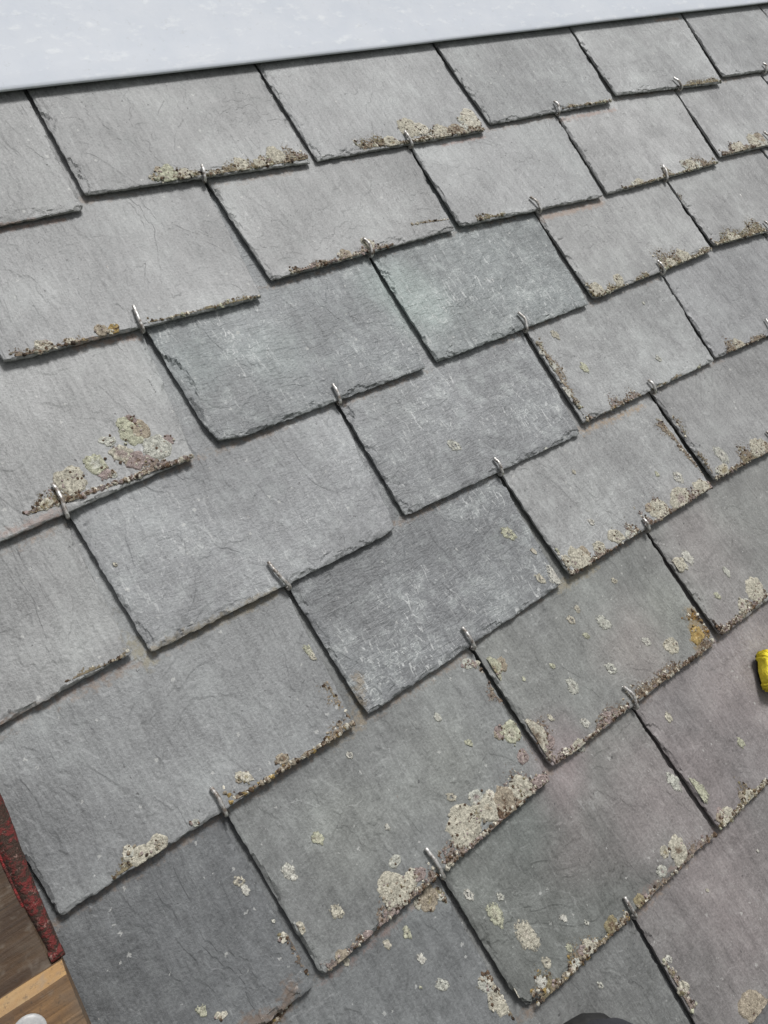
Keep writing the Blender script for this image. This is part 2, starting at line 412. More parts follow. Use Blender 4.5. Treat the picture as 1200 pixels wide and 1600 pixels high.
def build_slate(r, j, coarse):
    d0, d1 = J[(r, j)], J[(r, j + 1)]
    gap = .0014
    BL = d0['r'] + np.array([gap, 0]); BR = d1['l'] + np.array([-gap, 0])
    g0 = np.array([gap, 0])
    def ext(top, foot, L): dd = (top - foot) / np.linalg.norm(top - foot); return foot + dd * L
    L = 2 * G + .05
    TL = ext(d0['top'] + g0, BL, L); TR = ext(d1['top'] - g0, BR, L)
    seed = int(1000 + r * 97 + j * 26)
    g = np.random.default_rng(seed)
    sl = dict(BL=BL, BR=BR, TL=TL, TR=TR, seed=seed, lift=g.uniform(.0, .0011), row=r, j=j)
    Wd = np.linalg.norm(BR - BL); rvar = g.uniform(.35, 1.7)
    if coarse:
        xs = np.linspace(0, Wd, 12); ys = np.linspace(0, L, 9)
    else:
        e = np.arange(0, .0135, .0009)
        xs = np.concatenate([e, np.linspace(.0145, Wd - .0145, 130), Wd - e[::-1]])
        ys = np.concatenate([e, np.arange(.0145, G + .010, .0019), np.linspace(G + .02, L, 7)])
    X, Y = np.meshgrid(xs, ys); A = X / Wd; Bt = Y / L
    # uneven outline
    if not coarse:
        inL = .0007 * (fnoise(Y * 260, 0 * Y, seed + 1, 3) + .5); inR = .0007 * (fnoise(Y * 260, 0 * Y, seed + 2, 3) + .5); inB = .0008 * (fnoise(X * 240, 0 * X, seed + 3, 3) + .4)
        A = A + (inL * (1 - A) ** 6 - inR * A ** 6) / Wd; Bt = Bt + inB * np.clip(1 - Y / .014, 0, 1) ** 2 / L
        # clipped corners
        for cx, amt in ((0, g.choice([.0004, .001, .002, .007], p=[.3, .35, .25, .1])), (Wd, g.choice([.0003, .001, .004], p=[.5, .4, .1]))):
            dx = np.abs(X - cx); rr = np.clip(1 - (dx + Y) / (amt * 3), 0, 1); Bt = Bt + rr * amt * .6 / L; A = A + (1 if cx == 0 else -1) * rr * amt * .5 / Wd
    P = (BL[None, None] * ((1 - A) * (1 - Bt))[..., None] + BR * (A * (1 - Bt))[..., None] + TR * (A * Bt)[..., None] + TL * ((1 - A) * Bt)[..., None])
    h = slate_height(sl, P[..., 0], P[..., 1])
    top = h.copy()
    if not coarse:
        rough = {(2, 0): 1.3, (2, 1): 1.4, (3, .5): 1.3, (4, 0): 1.1, (0, 0): 1.5, (3, -.5): 1.2}.get((r, j), rvar)
        for (S, D, k, ln) in ((Y, X, 1, L), (Y, Wd - X, 2, L), (X, Y, 3, Wd)):
            rg = rough * (.55 if k == 2 else .8 if k == 3 else 1.0)
            top -= .0004 * np.clip(1 - D / (.0010 * rg), 0, 1)          # dressed bevel
            for (s0, w, dp, dz, sk) in edge_chips(ln, seed * 7 + k, rg):
                m = np.abs(S - s0 - sk * D) < w
                if not m.any(): continue
                q = ((S - s0 - sk * D) / w) ** 2 + (D / dp) ** 2
                q = q + .45 * vnoise(S * 600, D * 600, seed + k)
                top -= dz * np.clip((1 - q) * 12, 0, 1) * (.55 + .45 * np.clip(1 - D / dp, 0, 1))
        # oblique flake scars running in from the tail and the left edge
        for k in range(g.integers(5, 13) if r < 5 else g.integers(1, 6)):
            if g.random() < .7: x0, y0, a0 = g.uniform(.01, Wd - .01), g.uniform(.0, .006), g.uniform(.15, .75) * (1 if g.random() < .8 else -1)
            else: x0, y0, a0 = g.uniform(.0, .004), g.uniform(.01, G), g.uniform(-.5, .3)
            ln = g.uniform(.003, .012); dx, dy = math.cos(a0), math.sin(a0)
            sx, sy = (X - x0) * dx + (Y - y0) * dy, -(X - x0) * dy + (Y - y0) * dx + .0006 * np.sin(X * 500 + k)
            env = np.clip(np.minimum(sx, ln - sx) / .0015, 0, 1)
            top -= g.uniform(.0005, .0012) * env * np.clip(1.2 - np.abs(sy) / .0008, 0, 1)
        top = np.maximum(top, h - T * .82)
    ny, nx = X.shape
    C0 = (BL + BR) / 2
    vt = np.stack([P[..., 0] - C0[0], P[..., 1] - C0[1], top], -1).reshape(-1, 3)
    idx = np.arange(nx * ny).reshape(ny, nx)
    q = np.stack([idx[:-1, :-1], idx[:-1, 1:], idx[1:, 1:], idx[1:, :-1]], -1).reshape(-1, 4)
    bd = np.concatenate([idx[0, :], idx[1:, -1], idx[-1, -2::-1], idx[-2:0:-1, 0]])
    low = np.stack([P[..., 0] - C0[0], P[..., 1] - C0[1], h - T], -1).reshape(-1, 3)[bd]
    nb = len(bd); b0 = len(vt)
    verts = np.concatenate([vt, low])
    skirt = [(int(bd[(i + 1) % nb]), int(bd[i]), b0 + i, b0 + (i + 1) % nb) for i in range(nb)]
    faces = q.tolist() + skirt + [tuple(b0 + i for i in range(nb))[::-1]]
    # colour attributes
    UV = verts[:, :2] + C0
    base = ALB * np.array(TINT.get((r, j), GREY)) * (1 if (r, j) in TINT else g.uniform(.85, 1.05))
    if (r, j) not in TINT and r >= 5: base = base * .72  # unlisted low slates get the same painted shade
    if r >= 5: base = base * .84  # lower courses darkened: shade of a person standing there, put into the tint
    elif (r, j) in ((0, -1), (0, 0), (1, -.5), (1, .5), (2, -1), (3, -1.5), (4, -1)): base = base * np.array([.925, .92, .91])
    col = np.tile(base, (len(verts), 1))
    big = fnoise(UV[:, 0] * 9, UV[:, 1] * 9, seed + 9, 3)
    col *= (1 + .19 * big)[:, None]
    for c, rad, cc, s in BLOTCH_M:
        dd = np.linalg.norm(UV - c, axis=1) / rad
        if dd.min() > 1.3: continue
        k = np.clip(1.15 - dd + .35 * fnoise(UV[:, 0] * 20, UV[:, 1] * 20, 5, 3), 0, 1); k = k * k * (3 - 2 * k) * s
        col = col * (1 - k[:, None]) + cc * k[:, None]
    stain = np.zeros((len(verts), 4))
    for pl, w, cc, s in STAIN_M:
        if np.linalg.norm(UV - pl.mean(0), axis=1).min() > .15: continue
        dd = np.min([seg_dist(UV, pl[i], pl[i + 1]) for i in range(len(pl) - 1)], axis=0) / w
        k = np.clip(1.2 - dd, 0, 1) * s
        m = k > stain[:, 3]; stain[m, :3] = cc; stain[m, 3] = k[m]
    # slim brown dirt line just below the tail of the course above
    vv = UV[:, 1] - (J[(r - 1, j + .5)]['r'][1] if (r - 1, j + .5) in J else 9)
    k = np.clip(1 - np.abs(vv + .002) / .005, 0, 1) * np.clip(.32 + .4 * vnoise(UV[:, 0] * 22, 0 * vv, seed), 0, .6)
    m = k > stain[:, 3]; stain[m, :3] = (.25, .18, .13); stain[m, 3] = k[m]
    wear = np.full(len(verts), WEAR.get((r, j), .22)) * np.clip(1 + .5 * fnoise(UV[:, 0] * 14, UV[:, 1] * 14, seed + 3, 2), .2, 1.6)
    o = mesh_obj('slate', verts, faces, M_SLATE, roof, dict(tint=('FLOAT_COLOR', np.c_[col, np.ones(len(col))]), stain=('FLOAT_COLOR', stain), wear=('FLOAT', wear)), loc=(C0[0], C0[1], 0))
    o.data.set_sharp_from_angle(angle=math.radians(24))
    sl['obj'] = o; sl['C0'] = C0
    SLATES[(r, j)] = sl
    return sl


SL_LABEL = {(2, 0): 'darker blue-grey slate with rubbed pale scratches', (2, 1): 'greenish grey slate rubbed pale across its middle', (4, 0): 'rough dark slate with fine wavy cleavage grain',
            (5, -1.5): 'charcoal slate tinted darker for shade beside the timber batten', (6, 1): 'purple-tinted slate at the right edge', (0, 0): 'pale slate with a broken left edge under the flashing'}
for r in range(0, 11):
    off = 0.0 if r % 2 == 0 else .5
    for k in range(-5, 8):
        j = k + off
        c = (J[(r, j)]['r'] + J[(r, j + 1)]['l']) / 2
        # does the frame see it?
        seen = False
        for (uu, vv) in ((j * W, -r * G), ((j + 1) * W, -r * G), (j * W, -(r - 1) * G), ((j + 1) * W, -(r - 1) * G), ((j + .5) * W, -(r - .5) * G)):
            q = CR @ (np.array([uu, vv, 0]) - CC); x = q[0] / q[2] * FOC + 600; y = q[1] / q[2] * FOC + 800
            if -60 < x < 1260 and -60 < y < 1660: seen = True
        sl = build_slate(r, j, not seen)
        if (r, j) in SL_LABEL: sl['obj']['label'] = SL_LABEL[(r, j)]


def slate_at(u, v):
    best = None
    for (r, j), s in SLATES.items():
        BL, BR, TL, TR = s['BL'], s['BR'], s['TL'], s['TR']
        a = (u - BL[0]) / (BR[0] - BL[0])
        if not -.03 <= a <= 1.03: continue
        vt = BL[1] + (BR[1] - BL[1]) * a
        e = v - vt
        if e >= -.002 and e < G * 1.15 and (best is None or e < best[0]): best = (e, s)
    return best[1] if best else None


# roof boarding below the slates and the far slope
vtop = .51 * G / G * G + .30; vbot = -10.6 * G
dv, df = bevel_box(-1.3, 2.0, vbot - .02, vtop, -.06, -.030)
mesh_obj('roof_boarding', dv, df, M_DECK, roof, smooth=False)

# ------------------------------------------------------------------ lichen
CREAM = (.45, .425, .35); PALE = (.45, .45, .40); BEIGE = (.34, .295, .23); BROWN = (.12, .082, .056); OLIVE = (.25, .215, .135); MAUVE = (.30, .245, .23); GOLD = (.36, .26, .11); WHITE = (.54, .51, .43); ORANGE = (.27, .155, .045); GREEN = (.42, .42, .32)


def rosette(x, y, rpx, kind='r', el=1.0, rot=0.0, seed=0, core=BROWN, rim=CREAM):
    c = px(x, y); s = slate_at(*c)
    if s is None: return
    R_ = rpx * px_len(x, y); g = np.random.default_rng(seed)
    thin = kind == 's'
    nr, ns = (6, 24) if thin else (9, 32)
    V_ = []; C_ = []; F_ = []
    th = np.arange(ns) / ns * 2 * math.pi
    lob = 1 + .42 * fnoise(np.cos(th) * 1.8 + seed, np.sin(th) * 1.8, seed, 4)
    rim = np.array(rim); core = np.array(core); midc = (rim * .75 + np.array(BEIGE) * .25)
    hole = g.uniform(.25, .6) if g.random() < .5 else g.uniform(-.3, .2)
    squash = g.uniform(.8, 1.0)
    for i in range(nr + 1):
        f = i / nr
        uu = np.cos(th) * f * R_ * lob * el; vv = np.sin(th) * f * R_ * lob
        u_ = c[0] + uu * math.cos(rot) - vv * math.sin(rot); v_ = c[1] + uu * math.sin(rot) + vv * math.cos(rot)
        al = np.clip((u_ - s['BL'][0]) / (s['BR'][0] - s['BL'][0]), .004, .996); u_ = s['BL'][0] + al * (s['BR'][0] - s['BL'][0])
        v_ = np.maximum(v_, s['BL'][1] + (s['BR'][1] - s['BL'][1]) * al + .0004)
        hh = slate_height(s, u_, v_)
        rn = fnoise(u_ * 520, v_ * 520, seed + 3, 3)
        if thin: z = .00035 + .00030 * (1 - f ** 4) * (1 + .8 * rn)
        else: z = .0004 + (min(.0007, R_ * .07)) * (np.clip((1 - f) * 4, 0, 1)) * (.75 + .8 * rn) * (1 - .45 * np.clip(1 - f / hole, 0, 1))
        z = np.maximum(z, .0002)
        if i == nr: z = z * 0 - .0004
        V_.append(np.stack([u_ - s['C0'][0], v_ - s['C0'][1], hh + z], 1))
        k = np.clip((hole - f) / .25 + 1.5 * rn, 0, 1)[:, None] * (.25 if thin else .85)
        cc = (rim * (1 - f * .0) * (1 - k) + core * k) * (1 + .4 * rn)[:, None]
        fd = np.full((ns, 1), [.95, .95, .95, .95, .95, .95, .92, .88, .8, .45][int(f * 9)] if not thin else (.70 + .25 * math.sin(f * 5 + seed) if f < .5 else .82 - .50 * (f - .5) / .5))
        C_.append(np.c_[np.clip(cc, .01, 1), fd])
    for i in range(nr):
        for k in range(ns): F_.append((i * ns + k, i * ns + (k + 1) % ns, (i + 1) * ns + (k + 1) % ns, (i + 1) * ns + k))
    V_ = np.concatenate(V_); C_ = np.concatenate(C_)
    o = mesh_obj('lichen_spot' if thin else 'lichen_rosette', V_, [tuple(reversed(f)) for f in F_], M_LICHEN, s['obj'],
                 dict(col=('FLOAT_COLOR', np.c_[C_[:, :3], np.ones(len(C_))]), fade=('FLOAT', C_[:, 3])))
    if not thin:
        for k in range(int(min(26, 3 + (R_ / .0011) ** 2 * .13))):
            rr, aa = R_ * math.sqrt(g.random()) * .95, g.uniform(0, 6.3)
            u_, v_ = c[0] + rr * math.cos(aa), c[1] + rr * math.sin(aa)
            al = (u_ - s['BL'][0]) / (s['BR'][0] - s['BL'][0])
            if not .004 < al < .996 or v_ < s['BL'][1] + (s['BR'][1] - s['BL'][1]) * al + .0006: continue
            q = g.uniform(.0004, .0012)
            vv = _lv * q * np.array([1, 1, .55]) * (1 + .2 * g.standard_normal((len(_lv), 1))) + np.array([u_ - s['C0'][0], v_ - s['C0'][1], float(slate_height(s, u_, v_)) + .0006])
            cc = np.tile([np.array(WHITE), rim, np.array(BEIGE), core, np.array(MAUVE), np.array(BROWN)][g.integers(6)], (len(_lv), 1))
            crust_add(s, vv, _lf, cc, np.full(len(vv), 1.2))


_lv, _lf = [], []
for i, (el_, rr) in enumerate(((0, 1.0), (.55, .84), (1.1, .46))):
    for k in range(7):
        a = 2 * math.pi * (k + .5 * i) / 7; _lv.append((rr * math.cos(a), rr * math.sin(a), math.sin(el_)))
_lv.append((0, 0, 1.0)); _lv = np.array(_lv)
for i in range(2):
    for k in range(7): _lf.append((i * 7 + k, i * 7 + (k + 1) % 7, (i + 1) * 7 + (k + 1) % 7, (i + 1) * 7 + k))
for k in range(7): _lf.append((14 + k, 14 + (k + 1) % 7, 21))
CRUST = {}                               # slate key -> list of (verts, faces, col, fade)


def crust_add(s, v, f, c, fd):
    CRUST.setdefault((s['row'], s['j']), []).append((v, f, c, fd))


def crust(p0, p1, hpx, dens=1.0, cols=(CREAM, BEIGE, MAUVE, BROWN), seed=1, film=MAUVE, side=None):
    """crust of small lumps with a thin film between two places; it climbs hpx up the slate (side: along +u or -u instead)"""
    g = np.random.default_rng(seed)
    a = px(*p0); b = px(*p1); m = px_len(*p0); H = hpx * m; Ln = np.linalg.norm(b - a)
    dirn = (b - a) / Ln; up = np.array([0, 1.0]) if side is None else np.array([side, 0.0])
    s = slate_at(*((a + b) / 2 + up * min(H, .006) * .5))
    if s is None: return
    cl = np.array(cols)
    n = int(dens * 1.3 * Ln * H / (math.pi * .0013 ** 2))
    for k in range(n):
        t = g.random(); e = g.random() ** 1.7
        env = .2 + 1.0 * max(0, vnoise(t * Ln * 70 + seed, 0.0, seed) + .4)
        q = a + (b - a) * t + up * (e * H * env + .0006)
        r_ = g.uniform(.0005, .0018) * (1.15 - .4 * e)
        u_, v_ = q
        # stay on the slate
        al = (u_ - s['BL'][0]) / (s['BR'][0] - s['BL'][0]); vt = s['BL'][1] + (s['BR'][1] - s['BL'][1]) * al
        if al < .004 or al > .996 or v_ < vt + .0005: continue
        hh = slate_height(s, u_, v_)
        vv = _lv * np.array([r_ * g.uniform(.8, 1.3), r_ * g.uniform(.8, 1.3), r_ * g.uniform(.5, 1.0)])
        vv = vv * (1 + .22 * g.standard_normal((len(vv), 1)))
        vv = vv + np.array([u_ - s['C0'][0], v_ - s['C0'][1], hh - .0004])
        c = cl[g.integers(len(cl))] * g.uniform(.6, 1.25)
        z_ = g.random()
        if z_ < .20: c = np.array(WHITE) * g.uniform(.9, 1.3)
        elif z_ < .32: c = np.array((.06, .045, .035))
        cc = np.tile(c, (len(vv), 1))
        if g.random() < .3: cc[14:] = np.array(BROWN) * g.uniform(.6, 1.6)     # cup-shaped fruits: pale rim, dark disc
        crust_add(s, vv, _lf, cc, np.full(len(vv), 1.2))
    # film
    nu, nv = max(4, int(Ln / .0016)), max(4, int(H * 1.4 / .0013))
    tt, ee = np.meshgrid(np.linspace(0, 1, nu), np.linspace(0, 1, nv))
    env = .2 + 1.0 * np.clip(vnoise(tt * Ln * 70 + seed, 0 * tt, seed) + .4, 0, 2)
    Q = a + (b - a) * tt[..., None] + up * (ee * H * 1.35 * env + .0003)[..., None]
    al = (Q[..., 0] - s['BL'][0]) / (s['BR'][0] - s['BL'][0]); vt = s['BL'][1] + (s['BR'][1] - s['BL'][1]) * al
    on = (al > .003) & (al < .997) & (Q[..., 1] > vt + .0002)
    z = slate_height(s, Q[..., 0], Q[..., 1]) + .0003 + .0005 * np.clip(fnoise(Q[..., 0] * 400, Q[..., 1] * 400, seed, 2) + .3, 0, 1) * (1 - ee)
    fd = np.where(on, .68 - .50 * ee ** 1.3, 0.0) * np.clip(np.minimum(tt, 1 - tt) * 14, 0, 1)
    vv = np.stack([Q[..., 0] - s['C0'][0], Q[..., 1] - s['C0'][1], z], -1).reshape(-1, 3)
    idx = np.arange(nu * nv).reshape(nv, nu)
    ff = np.stack([idx[:-1, :-1], idx[:-1, 1:], idx[1:, 1:], idx[1:, :-1]], -1).reshape(-1, 4)
    ok = on.ravel()[ff].all(1); ff = ff[ok]
    if dirn[0] * up[1] - dirn[1] * up[0] < 0: ff = ff[:, ::-1]
    nz = fnoise(Q[..., 0] * 120, Q[..., 1] * 120, seed + 5, 3).ravel()[:, None]
    k = np.clip(.5 + nz, 0, 1)
    cc = np.array(film) * .9 * (1 - k) + (np.array(BROWN) * .6 + np.array(BEIGE) * .4) * 1.2 * k
    crust_add(s, vv, ff.tolist(), cc, fd.ravel())


C4 = (CREAM, BEIGE, MAUVE, BROWN); CG = (CREAM, OLIVE, BEIGE, GREEN); CM = (MAUVE, MAUVE, BEIGE, CREAM, BROWN); CB = (BROWN, BEIGE, BEIGE, GOLD)
CRUSTS = [
 ((238, 284), (318, 274), 14, 1.2, CG, OLIVE), ((322, 276), (488, 248), 12, .9, CG, OLIVE), ((415, 258), (480, 246), 16, .8, C4, BEIGE),
 ((560, 234), (690, 215), 15, 1.1, CG, OLIVE), ((660, 218), (757, 203), 16, 1.3, C4, BEIGE),
 ((640, 352), (710, 342), 4, .4, CG, OLIVE), ((20, 560), (120, 541), 12, .9, C4, BROWN), ((120, 541), (215, 518), 9, .9, CG, GOLD), ((225, 508), (408, 464), 7, .45, CG, OLIVE),
 ((455, 428), (620, 385), 11, .9, CM, MAUVE), ((745, 346), (790, 336), 10, .7, CG, OLIVE), ((975, 297), (1123, 256), 13, 1.0, CG, BEIGE), ((1130, 243), (1200, 224), 14, 1.1, C4, MAUVE),
 ((40, 806), (130, 778), 26, .8, C4, OLIVE), ((120, 780), (304, 714), 30, .75, CM, MAUVE), ((880, 170), (955, 158), 5, .6, CG, OLIVE), ((1060, 137), (1125, 128), 5, .6, CG, OLIVE),
 ((915, 470), (1030, 432), 16, .8, CG, OLIVE), ((1035, 424), (1114, 393), 20, 1.0, CG, BEIGE), ((1116, 388), (1200, 362), 15, 1.0, CG, OLIVE),
 ((920, 662), (1010, 620), 17, .8, CB, MAUVE), ((1135, 556), (1200, 527), 14, .9, C4, BEIGE), ((1020, 612), (1100, 572), 4, .5, CG, OLIVE),
 ((360, 1256), (556, 1133), 17, .8, CB, BEIGE), ((175, 1375), (262, 1318), 20, .6, CG, OLIVE),
 ((892, 900), (1005, 838), 26, 1.0, C4, MAUVE), ((1012, 828), (1113, 764), 28, 1.1, CM, MAUVE), ((1118, 752), (1200, 712), 22, .9, C4, OLIVE),
 ((510, 1524), (600, 1450), 20, .8, CM, MAUVE), ((590, 1455), (688, 1370), 34, .9, CM, MAUVE), ((695, 1362), (858, 1222), 34, 1.0, CM, MAUVE),
 ((865, 1198), (985, 1105), 20, .9, CM, MAUVE), ((990, 1100), (1120, 1003), 18, .9, C4, BROWN), ((1128, 992), (1200, 930), 34, .9, CM, MAUVE),
 ((840, 1572), (985, 1435), 28, .8, CB, OLIVE), ((1000, 1425), (1118, 1306), 14, .9, C4, MAUVE), ((1126, 1296), (1200, 1222), 26, 1.0, CG, OLIVE),
 ((300, 1790), (480, 1545), 40, .4, CB, BROWN), ((100, 1068), (205, 1022), 7, .5, CB, OLIVE),
]
for i, (a, b_, h, d, cs, fl) in enumerate(CRUSTS): crust(a, b_, h, d, cs, seed=300 + i, film=fl)
# crusts that climb beside a joint: side +1 grows to the right of it
SIDES = [((1048, 292), (1112, 380), 9, .8, CG, OLIVE, 1), ((1035, 645), (1112, 748), 14, .9, C4, OLIVE, 1), ((838, 525), (905, 640), 9, .35, CG, BEIGE, 1), ((905, 436), (924, 462), 10, .7, CG, OLIVE, 1),
         ((845, 840), (884, 895), 12, .7, C4, MAUVE, 1), ((750, 1030), (770, 1075), 14, .5, CG, OLIVE, 1), ((815, 1135), (856, 1195), 30, .8, C4, MAUVE, 1), ((525, 1050), (560, 1122), 22, .9, CB, BEIGE, -1),
         ((1085, 950), (1112, 992), 20, .7, (ORANGE, GOLD, BROWN), ORANGE, -1), ((765, 1515), (806, 1590), 26, .8, C4, OLIVE, -1), ((455, 1455), (488, 1520), 18, .5, CB, BROWN, -1), ((1040, 1500), (1085, 1585), 20, .6, CG, MAUVE, 1),
         ((1035, 650), (1108, 752), 12, .4, C4, BEIGE, -1), ((690, 1380), (705, 1410), 30, .5, CG, OLIVE, -1), ((750, 1030), (850, 1195), 12, .25, C4, MAUVE, -1), ((1024, 855), (1118, 985), 9, .5, CG, MAUVE, 1)]
for i, (a, b_, h, d, cs, fl, sd_) in enumerate(SIDES): crust(a, b_, h, d, cs, seed=500 + i, film=fl, side=sd_)
ROS = [  # x, y, radius, rim, core
 (290, 272, 10, CREAM, GOLD), (262, 270, 14, GREEN, BEIGE), (378, 258, 12, CREAM, BROWN), (430, 243, 15, CREAM, BROWN), (405, 255, 9, CREAM, BEIGE), (638, 200, 17, CREAM, BROWN), (612, 222, 10, CREAM, OLIVE), (688, 208, 14, CREAM, BEIGE), (714, 202, 12, BEIGE, BROWN), (738, 185, 15, WHITE, PALE),
 (158, 517, 10, BEIGE, BROWN), (178, 515, 8, GOLD, BROWN), (65, 540, 12, CREAM, BROWN), (112, 534, 7, WHITE, BEIGE), (575, 380, 12, CREAM, MAUVE), (540, 398, 9, BEIGE, MAUVE),
 (1000, 286, 9, CREAM, OLIVE), (1080, 258, 11, CREAM, BEIGE), (1180, 220, 13, CREAM, MAUVE), (1150, 232, 9, CREAM, BEIGE),
 (205, 676, 22, GREEN, BROWN), (196, 662, 15, GREEN, GREEN), (150, 725, 20, GREEN, PALE), (110, 752, 24, CREAM, BROWN), (190, 708, 19, CREAM, MAUVE), (243, 696, 20, PALE, BROWN), (172, 688, 10, PALE, PALE), (165, 740, 12, MAUVE, BROWN), (72, 788, 12, CREAM, OLIVE), (215, 720, 16, MAUVE, BROWN),
 (966, 438, 8, CREAM, BROWN), (932, 452, 12, CREAM, OLIVE), (1070, 402, 12, CREAM, BEIGE), (1050, 412, 8, CREAM, OLIVE), (1145, 374, 10, CREAM, BROWN), (1155, 538, 9, CREAM, BEIGE),
 (385, 1214, 12, WHITE, OLIVE), (440, 1186, 12, BEIGE, BROWN), (214, 1336, 17, CREAM, BROWN), (243, 1320, 16, CREAM, BROWN), (348, 1587, 8, WHITE, BROWN), (444, 1466, 7, WHITE, BROWN), (305, 1286, 6, PALE, BROWN), (470, 1452, 9, CREAM, PALE),
 (905, 873, 17, CREAM, MAUVE), (936, 855, 9, CREAM, MAUVE), (962, 838, 14, CREAM, BROWN), (985, 838, 8, PALE, MAUVE), (1030, 798, 17, CREAM, BROWN), (1062, 780, 15, CREAM, MAUVE), (1095, 762, 14, CREAM, BROWN),
 (1130, 735, 11, CREAM, OLIVE), (1182, 700, 13, CREAM, BROWN), (725, 1290, 33, CREAM, BROWN), (762, 1264, 22, CREAM, BEIGE), (788, 1250, 22, BEIGE, BROWN), (815, 1232, 18, CREAM, OLIVE), (846, 1222, 17, MAUVE, MAUVE), (745, 1245, 14, PALE, MAUVE), (790, 1270, 16, BROWN, BROWN),
 (614, 1392, 30, CREAM, OLIVE), (640, 1378, 18, CREAM, BROWN), (618, 1346, 9, PALE, PALE), (655, 1366, 13, MAUVE, BROWN), (676, 1408, 18, BEIGE, OLIVE), (775, 1046, 17, GREEN, OLIVE), (838, 1152, 22, CREAM, BROWN), (800, 1146, 19, GREEN, CREAM), (818, 1182, 11, MAUVE, CREAM), (735, 1035, 9, PALE, MAUVE),
 (1050, 1010, 13, CREAM, BEIGE), (1090, 992, 14, GOLD, ORANGE), (1065, 880, 12, CREAM, PALE), (1180, 922, 16, CREAM, BROWN), (1160, 945, 10, CREAM, MAUVE), (1060, 1330, 20, CREAM, BROWN), (1034, 1362, 10, PALE, MAUVE), (1000, 1408, 12, OLIVE, BROWN), (782, 1562, 22, CREAM, OLIVE), (762, 1540, 14, PALE, MAUVE), (1072, 1545, 13, CREAM, MAUVE), (1180, 1575, 24, BEIGE, BROWN),
 (920, 1480, 13, CREAM, OLIVE), (900, 1505, 10, PALE, BROWN), (868, 1540, 9, MAUVE, BROWN), (955, 1445, 12, OLIVE, BROWN), (1135, 1275, 14, CREAM, BROWN), (1170, 1245, 12, CREAM, OLIVE), (535, 1495, 12, BEIGE, MAUVE), (575, 1462, 10, MAUVE, BROWN), (905, 1165, 11, CREAM, MAUVE), (950, 1120, 10, MAUVE, BROWN), (885, 1175, 8, WHITE, MAUVE),
]
ROS2 = []
for i, q in enumerate(ROS):
    ROS2.append(q)
    g = np.random.default_rng(4000 + i)
    for k in range(g.integers(0, 3)):
        a = g.uniform(-.7, 1.2) + (math.pi if g.random() < .5 else 0); d = q[2] * g.uniform(.8, 1.2)
        ROS2.append((q[0] + d * math.cos(a), q[1] - d * math.sin(a) * .7, q[2] * g.uniform(.35, .7), [CREAM, PALE, BEIGE, MAUVE, WHITE][g.integers(5)], [BROWN, MAUVE, BEIGE, OLIVE][g.integers(4)]))
for i, (x, y, r_, rim, core) in enumerate(ROS2): rosette(x, y, r_, 'r', seed=40 + i, core=core, rim=rim, el=1 + .25 * math.sin(i * 2.3), rot=i * 1.3)
SPOT = [(947, 972, 15), (920, 992, 6), (897, 967, 7), (1012, 1002, 6), (897, 1072, 9), (822, 1060, 7), (862, 1122, 9), (915, 1130, 10), (957, 1045, 11), (867, 1040, 5), (907, 950, 5), (1080, 870, 8), (1138, 893, 14), (1122, 930, 9), (965, 905, 6),
        (737, 1400, 11), (785, 1402, 7), (777, 1432, 14), (825, 1462, 17), (882, 1435, 12), (917, 1442, 7), (890, 1482, 8), (855, 1505, 10), (847, 1535, 11), (1057, 1222, 11), (1092, 1235, 13), (1112, 1392, 6), (1050, 1500, 11), (945, 1542, 7),
        (640, 1460, 11), (610, 1478, 8), (662, 1500, 7), (694, 1540, 9), (660, 1545, 6), (375, 1378, 15), (385, 1392, 12), (450, 1358, 11), (498, 1310, 11), (527, 1424, 10), (454, 1365, 10), (428, 1440, 7), (315, 1580, 16), (545, 1505, 9), (607, 1293, 6), (687, 1120, 7), (735, 1160, 6), (706, 1245, 6),
        (850, 548, 9), (868, 570, 10), (915, 573, 10), (872, 520, 8), (886, 612, 9), (710, 695, 9), (798, 832, 9), (835, 860, 10), (246, 592, 11), (248, 602, 9), (485, 1015, 12), (492, 1025, 8), (1060, 745, 8), (1127, 710, 9), (1028, 740, 8), (900, 735, 6), (925, 815, 7), (1030, 560, 6), (880, 905, 10), (845, 905, 7), (870, 900, 12), (1010, 470, 5), (870, 860, 8), (180, 880, 5), (550, 1180, 7), (855, 705, 6), (1160, 1160, 6), (1050, 1120, 6), (1190, 1330, 5), (1155, 545, 6)]
for i, (x, y, r_) in enumerate(SPOT):
    rosette(x, y, r_ * [1.0, 1.45, .8, 1.25, .65, 1.1, 1.6][i * 5 % 7], 's', seed=900 + i, rim=[PALE, GREEN, CREAM, (.50, .49, .44)][i % 4], core=MAUVE, el=.72, rot=.35 + .3 * math.sin(i))

for (r, j), parts in CRUST.items():
    vv = []; ff = []; cc = []; fd = []; o0 = 0
    for v_, f_, c_, d_ in parts:
        vv.append(v_); cc.append(c_); fd.append(d_); ff += [tuple(int(i) + o0 for i in f) for f in f_]; o0 += len(v_)
    vv = np.concatenate(vv); cc = np.concatenate(cc)
    o = mesh_obj('lichen_crust', vv, ff, M_LICHEN, SLATES[(r, j)]['obj'], dict(col=('FLOAT_COLOR', np.c_[np.clip(cc, .01, 1), np.ones(len(cc))]), fade=('FLOAT', np.concatenate(fd))))
    o['kind'] = 'stuff'

